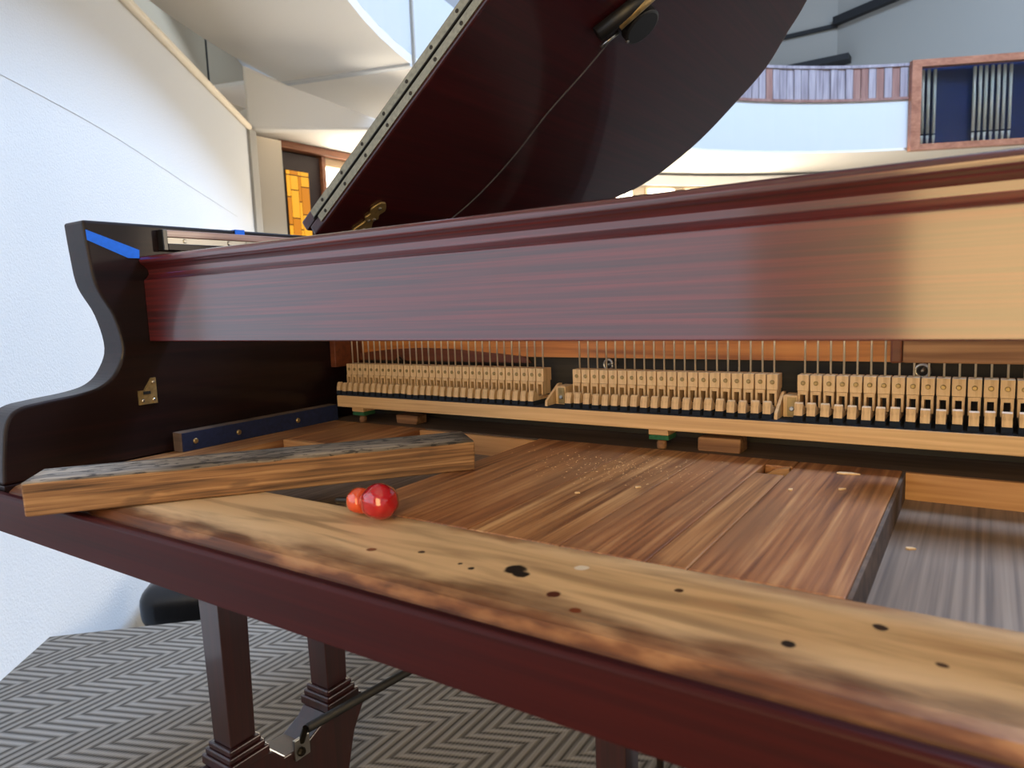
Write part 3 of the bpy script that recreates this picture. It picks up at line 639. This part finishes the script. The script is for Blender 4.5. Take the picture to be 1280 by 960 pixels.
# one unit, local origin on the front face of its block
def local(name, bm, mat, sm=False): 
    bmesh.ops.recalc_face_normals(bm, faces=bm.faces)
    me = bpy.data.meshes.new(name); bm.to_mesh(me); bm.free(); me.materials.append(M[mat])
    if sm:
        for p in me.polygons: p.use_smooth = True
    return me
def unit_meshes(wd):
    h = wd/2; D = {}
    bm = BM(); box(bm, -h, h, 0, .022, .6955, .7135); D['damper_block'] = local('damper_block', bm, 'maple')
    bm = BM(); tube(bm, [(0, .001, .7045), (0, -.0008, .7045), (0, -.0012, .7045)], [.0026, .0026, .0018], 10); D['screw'] = local('screw', bm, 'brass')
    bm = BM(); tube(bm, [(0, .010, .7136), (0, .010, .79)], .0012, 6); D['damper_wire'] = local('damper_wire', bm, 'wire', True)
    bm = BM()
    for s in (-1, 1): box(bm, s*h*.70-h*.2, s*h*.70+h*.2, -.0015, .020, .6765, .6952)
    box(bm, -h*.91, h*.91, -.001, .020, .6912, .6952); D['fork'] = local('fork', bm, 'maple')
    bm = BM(); q = h*.72
    prism(bm, [(-.027, .6705), (-.0262, .677), (-.0240, .6835), (-.0210, .6848), (-.0165, .6805), (-.010, .6750), (.018, .6745), (.018, .6705)], -q, q, lambda y, z, t: (t, y, z)); D['under_lever'] = local('under_lever', bm, 'maple')
    bm = BM(); prism(bm, [(-.0275, .6645), (-.0275, .670), (.018, .670), (.018, .6645)], -h*.8, h*.8, lambda y, z, t: (t, y, z)); D['felt_pad'] = local('felt_pad', bm, 'navyfelt')
    return D
def link_unit(D, x, yj):
    root = bpy.data.objects.new('damper_block', D['damper_block']); C.objects.link(root)
    root.location = (x, .850+yj, 0); put(root, act)
    for k, me in D.items():
        if k == 'damper_block': continue
        o = bpy.data.objects.new(k, me); C.objects.link(o); o.parent = root
        if k == 'under_lever': o.location.z = random.uniform(-.0006, .0006); o.location.x = random.uniform(-.0004, .0004)
        if k == 'damper_wire': o.rotation_euler = (0, 0, 0)
D1 = unit_meshes(.0117); D2 = unit_meshes(.0120)
secs = [(-.909+.0, .01331, 30, D1), (-.464, .01368, 20, D2), (-.170, .01371, 20, D2), (.130, .0137, 18, D2)]
for x0, pt, cnt, D in secs:
    for i in range(cnt): link_unit(D, x0+i*pt, random.uniform(-.0004, .0004))
for xg in (-.492, -.187, .108):
    b1 = boxo('bracket', xg-.004, xg+.012, .846, .874, .6646, .690, 'maple', act, bevel=.001)
    boxo('bracket_plate', xg+.001, xg+.0105, .8445, .8459, .666, .688, 'brass', b1)
    screw('bracket_screw', (xg+.006, .8445, .675), (0, -1, 0), .003, .002, 'steel', b1)
    bm = BM(); prism(bm, [(.825, .6646), (.826, .672), (.860, .692), (.868, .692), (.868, .6646)], xg-.009, xg-.0055, lambda y, z, t: (t, y, z)); mesh_obj('bracket_cheek', bm, 'maple', b1)
for xf in (-.335, -.865, .2):
    ft = boxo('rail_foot', xf-.013, xf+.013, .822, .85, .6365, .6444, 'rail', act, bevel=.001)
    boxo('foot_felt', xf-.0135, xf+.0135, .823, .85, .630, .6364, 'greenfelt', ft, bevel=.0015)
    bm = BM(); tube(bm, [(xf, .834, KB), (xf, .834, KB+.006), (xf, .834, .6299)], [.006, .0065, .005], 12); mesh_obj('foot_button', bm, 'rough', ft, True)

# ------------------------------------------------------------------ loose things on the piano
# weathered timber offcut
A = Vector((-.772, .288)); B = Vector((-.483, .636)); bdv = (B-A); BL = bdv.length; bdv.normalize(); bpv = Vector((-bdv.y, bdv.x))
tb = thing('timber_offcut', 'weathered grey-topped timber plank lying across the left of the keybed', 'timber', (A.x+bdv.x*BL/2, A.y+bdv.y*BL/2, KB))
ang = math.atan2(bdv.y, bdv.x)
def loc_board(name, bm, mat):
    o = mesh_obj(name, bm, mat, None, bevel=.0022, seg=2)
    o.location = (A.x, A.y, KB+.0004); o.rotation_euler = (0, 0, ang); put(o, tb); return o
bm = BM(); nseg = 16; W, H = .066, .036
prev = None
for i in range(nseg+1):
    x = BL*i/nseg; j = lambda s: random.uniform(-s, s)
    cur = [bm.verts.new((x+j(.001), j(.0006), 0)), bm.verts.new((x, W+j(.001), 0)), bm.verts.new((x+j(.001), W+j(.001), H-.0025+j(.0005))), bm.verts.new((x+j(.001), j(.0006), H-.0025+j(.0005)))]
    if prev:
        for k in range(4): bm.faces.new((prev[k], prev[(k+1) % 4], cur[(k+1) % 4], cur[k]))
    else: bm.faces.new(cur[::-1])
    prev = cur
bm.faces.new(prev); loc_board('plank_body', bm, 'oldboard')
bm = BM(); ny = 5; grid = []
for i in range(25):
    row = []
    for k in range(ny+1):
        edge = k in (0, ny) or i in (0, 24)
        row.append(bm.verts.new((.0005+(BL-.001)*i/24, .0005+(W-.001)*k/ny, H-(.0018 if edge else random.uniform(0, .0012)))))
    grid.append(row)
low = [[bm.verts.new((v.co.x, v.co.y, H-.004)) for v in r] for r in grid]
for i in range(24):
    for k in range(ny): bm.faces.new((grid[i][k], grid[i+1][k], grid[i+1][k+1], grid[i][k+1])); bm.faces.new((low[i][k], low[i][k+1], low[i+1][k+1], low[i+1][k]))
for i in range(24):
    bm.faces.new((grid[i][0], low[i][0], low[i+1][0], grid[i+1][0])); bm.faces.new((grid[i][ny], grid[i+1][ny], low[i+1][ny], low[i][ny]))
for k in range(ny):
    bm.faces.new((grid[0][k], grid[0][k+1], low[0][k+1], low[0][k])); bm.faces.new((grid[24][k], low[24][k], low[24][k+1], grid[24][k+1]))
o = mesh_obj('weathered_face', bm, 'oldtop', None, True); o.location = (A.x, A.y, KB+.0004); o.rotation_euler = (0, 0, ang); put(o, tb)
# screwdriver with a red ball handle
SD = Vector((-.448, .446, KB+.0172)); sdir = Vector((-.97, .06, -.12)).normalized()
sdv = thing('screwdriver', 'stubby screwdriver with a glossy red ball handle beside the timber plank', 'screwdriver', (SD.x, SD.y, KB))
def lathe(bm, o, d, prof, seg=24, flute=0, fr=None):
    d = d.normalized(); a = d.cross(Vector((0, 0, 1))).normalized(); bb = d.cross(a); rings = []
    for s, r in prof:
        ring = []
        for k in range(seg):
            t = 2*PI*k/seg; rr = r*(1-flute*(.5+.5*math.cos(t*6)))
            ring.append(bm.verts.new(o+d*s+(a*math.cos(t)+bb*math.sin(t))*rr))
        rings.append(ring)
    for i in range(len(rings)-1):
        for k in range(seg): bm.faces.new((rings[i][k], rings[i][(k+1) % seg], rings[i+1][(k+1) % seg], rings[i+1][k]))
    bm.faces.new(rings[0][::-1]); bm.faces.new(rings[-1])
bm = BM(); lathe(bm, SD, sdir, [(-.0165, .003), (-.0158, .007), (-.013, .0115), (-.008, .0152), (-.002, .0168), (.004, .0165), (.010, .0145), (.015, .0115), (.019, .0095)], 36, .05)
mesh_obj('handle_ball', bm, 'red', sdv, True)
bm = BM(); lathe(bm, SD, sdir, [(.0191, .0098), (.022, .0118), (.027, .0125), (.032, .0122), (.036, .010), (.038, .006)], 36, .04)
mesh_obj('handle_collar', bm, 'redorange', sdv, True)
bm = BM(); lathe(bm, SD, sdir, [(.0381, .0035), (.046, .0032), (.055, .003), (.060, .0032), (.062, .0022)], 14); mesh_obj('shaft', bm, 'darkmetal', sdv, True)
# tape
def tape(name, pts, label, x):
    bm = BM(); prism(bm, pts, x+.0002, x+.0009, lambda y, z, t: (t, y, z)); return tag(mesh_obj(name, bm, 'tape'), label, 'tape')
tape('masking_tape', [(.457, .920), (.4575, .907), (.500, .889), (.507, .886), (.522, .886), (.523, .897)], 'blue masking tape strip slanting across the inside of the left arm', XL)
bm = BM(); box(bm, XL-.010, XL+.0018, .672, .688, ZT+.0002, ZT+.001); box(bm, XL+.0003, XL+.0018, .672, .688, ZT-.006, ZT+.0002)
tag(mesh_obj('masking_tape', bm, 'tape'), 'small blue tape tab folded over the top edge of the piano case', 'tape')
bm = BM(); box(bm, -.8995, -.868, .5815, .5825, .505, .535); box(bm, -.8590, -.8572, .572, .584, .505, .535)
tag(mesh_obj('masking_tape', bm, 'tape'), 'scrap of blue tape on the back edge of the left leg', 'tape')
# boundary microphone with cable under the lid
wm, ym = .568, 1.165
mic = thing('microphone', 'round black microphone with a thin cable fixed under the raised lid', 'microphone', lidp(wm, ym, -.01))
bm = BM(); c0 = Vector(lidp(wm, ym, -.001)); mn = (-NN+Vector((0, -.25, 0))).normalized()
tube(bm, [c0, c0-NN*.008, c0-NN*.022, c0-NN*.024], [.026, .033, .033, .029], 32); mesh_obj('mic_disc', bm, 'micblack', mic, False, bevel=.001)
bm = BM(); g0 = Vector(lidp(wm+.01, ym-.045, -.018)); tube(bm, [Vector(lidp(wm-.02, ym-.055, -.02)), Vector(lidp(wm+.055, ym-.035, -.02))], .008, 14); mesh_obj('mic_clip', bm, 'brass', mic, True)
bm = BM(); tube(bm, [lidp(wm-.05, ym-.075, -.012), lidp(wm+.08, ym-.02, -.012)], .013, 12); mesh_obj('mic_bracket', bm, 'micblack', mic, True)
screw('mic_screw', lidp(wm-.030, ym-.006, -.022), -NN, .004, .003, 'steel', mic)
bm = BM(); tube(bm, [Vector(lidp(a, y, -.004)) for a, y in [(p.x, p.y) for p in smoothpts([(wm-.03, ym-.02, 0), (.46, 1.150, 0), (.36, 1.148, 0), (.27, 1.158, 0), (.19, 1.158, 0), (.12, 1.148, 0), (.04, 1.12, 0)], 5)]], .0016, 6); mesh_obj('cable', bm, 'cable', mic, True)
bm = BM(); tube(bm, [lidp(wm-.030, ym-.02, -.006), lidp(wm-.066, ym-.03, -.005)], [.0035, .0028], 10); mesh_obj('cable_plug', bm, 'steel', mic, True)
# chips and dust
def chip(x, y, a, l, wdt, label):
    bm = BM(); ca, sa_ = math.cos(a), math.sin(a)
    pts = [(-l/2, -wdt*.2), (-l*.2, -wdt/2), (l/2, 0), (l*.1, wdt/2), (-l*.4, wdt*.4)]
    prism(bm, [(x+p*ca-q*sa_, y+p*sa_+q*ca) for p, q in pts], 0, .0014, lambda p, q, t: (p, q, zc+t)); return tag(mesh_obj('wood_chip', bm, 'chip'), label, 'wood chip', 'wood chips on the keybed')
zc = KB+.0003
chip(-.112, .787, .1, .022, .007, 'longest pale wood chip left of the grey recess corner')
chip(-.108, .722, .5, .007, .004, 'pale chip on the brown plank nearest the recess edge')
chip(-.150, .70, 1.2, .006, .004, 'small pale chip in the middle of the brown plank')
chip(-.33, .60, .3, .005, .003, 'tiny pale chip on the plank right of the screwdriver')
chip(-.285, .645, .7, .006, .004, 'pale chip on the plank in front of the guide block')
zc = KB-.0284
chip(-.045, .66, .2, .008, .005, 'lone pale chip lying in the grey recess')
bm = BM()
for i in range(300):
    x = random.gauss(-.345, .06); y = random.gauss(.715, .035)
    if not (-.50 < x < -.205 and .60 < y < .82): continue
    s = random.uniform(.0004, .0012); a = random.uniform(0, PI); l = s*random.uniform(1, 2.5)
    ca, sa_ = math.cos(a), math.sin(a); v = []
    for p, q in ((-l, -s), (l, -s), (l, s), (-l, s)): v.append(bm.verts.new((x+(p*ca-q*sa_)*.5, y+(p*sa_+q*ca)*.5, KB+.0006)))
    t = bm.verts.new((x, y, KB+.0006+s*.5))
    bm.faces.new(v)
    for k in range(4): bm.faces.new((v[k], v[(k+1) % 4], t))
tag(mesh_obj('sawdust', bm, 'chip'), 'pale sawdust scattered on the brown planks', 'sawdust', kind='stuff')

# ------------------------------------------------------------------ padded seat beyond the platform edge
ct = thing('padded_stool', 'black vinyl padded stool by the white wall beyond the carpet edge', 'stool', (-2.0, 1.25, -.44))
so = Vector((-2.065, 1.02)); sa_ = math.atan2(ED.y, ED.x)
bm = BM(); box(bm, 0, .42, 0, .36, -.15, .0)
o = mesh_obj('seat_cushion', bm, 'vinyl', None, True, bevel=.06, seg=6); o.location = (so.x, so.y, 0); o.rotation_euler = (0, 0, sa_); put(o, ct)
for lx, ly_ in ((.05, .05), (.37, .05), (.05, .31), (.37, .31)):
    bm = BM(); tube(bm, [(lx, ly_, -.151), (lx, ly_, -.44)], [.018, .014], 12); o = mesh_obj('stool_leg', bm, 'black', None, True); o.location = (so.x, so.y, 0); o.rotation_euler = (0, 0, sa_); put(o, ct)
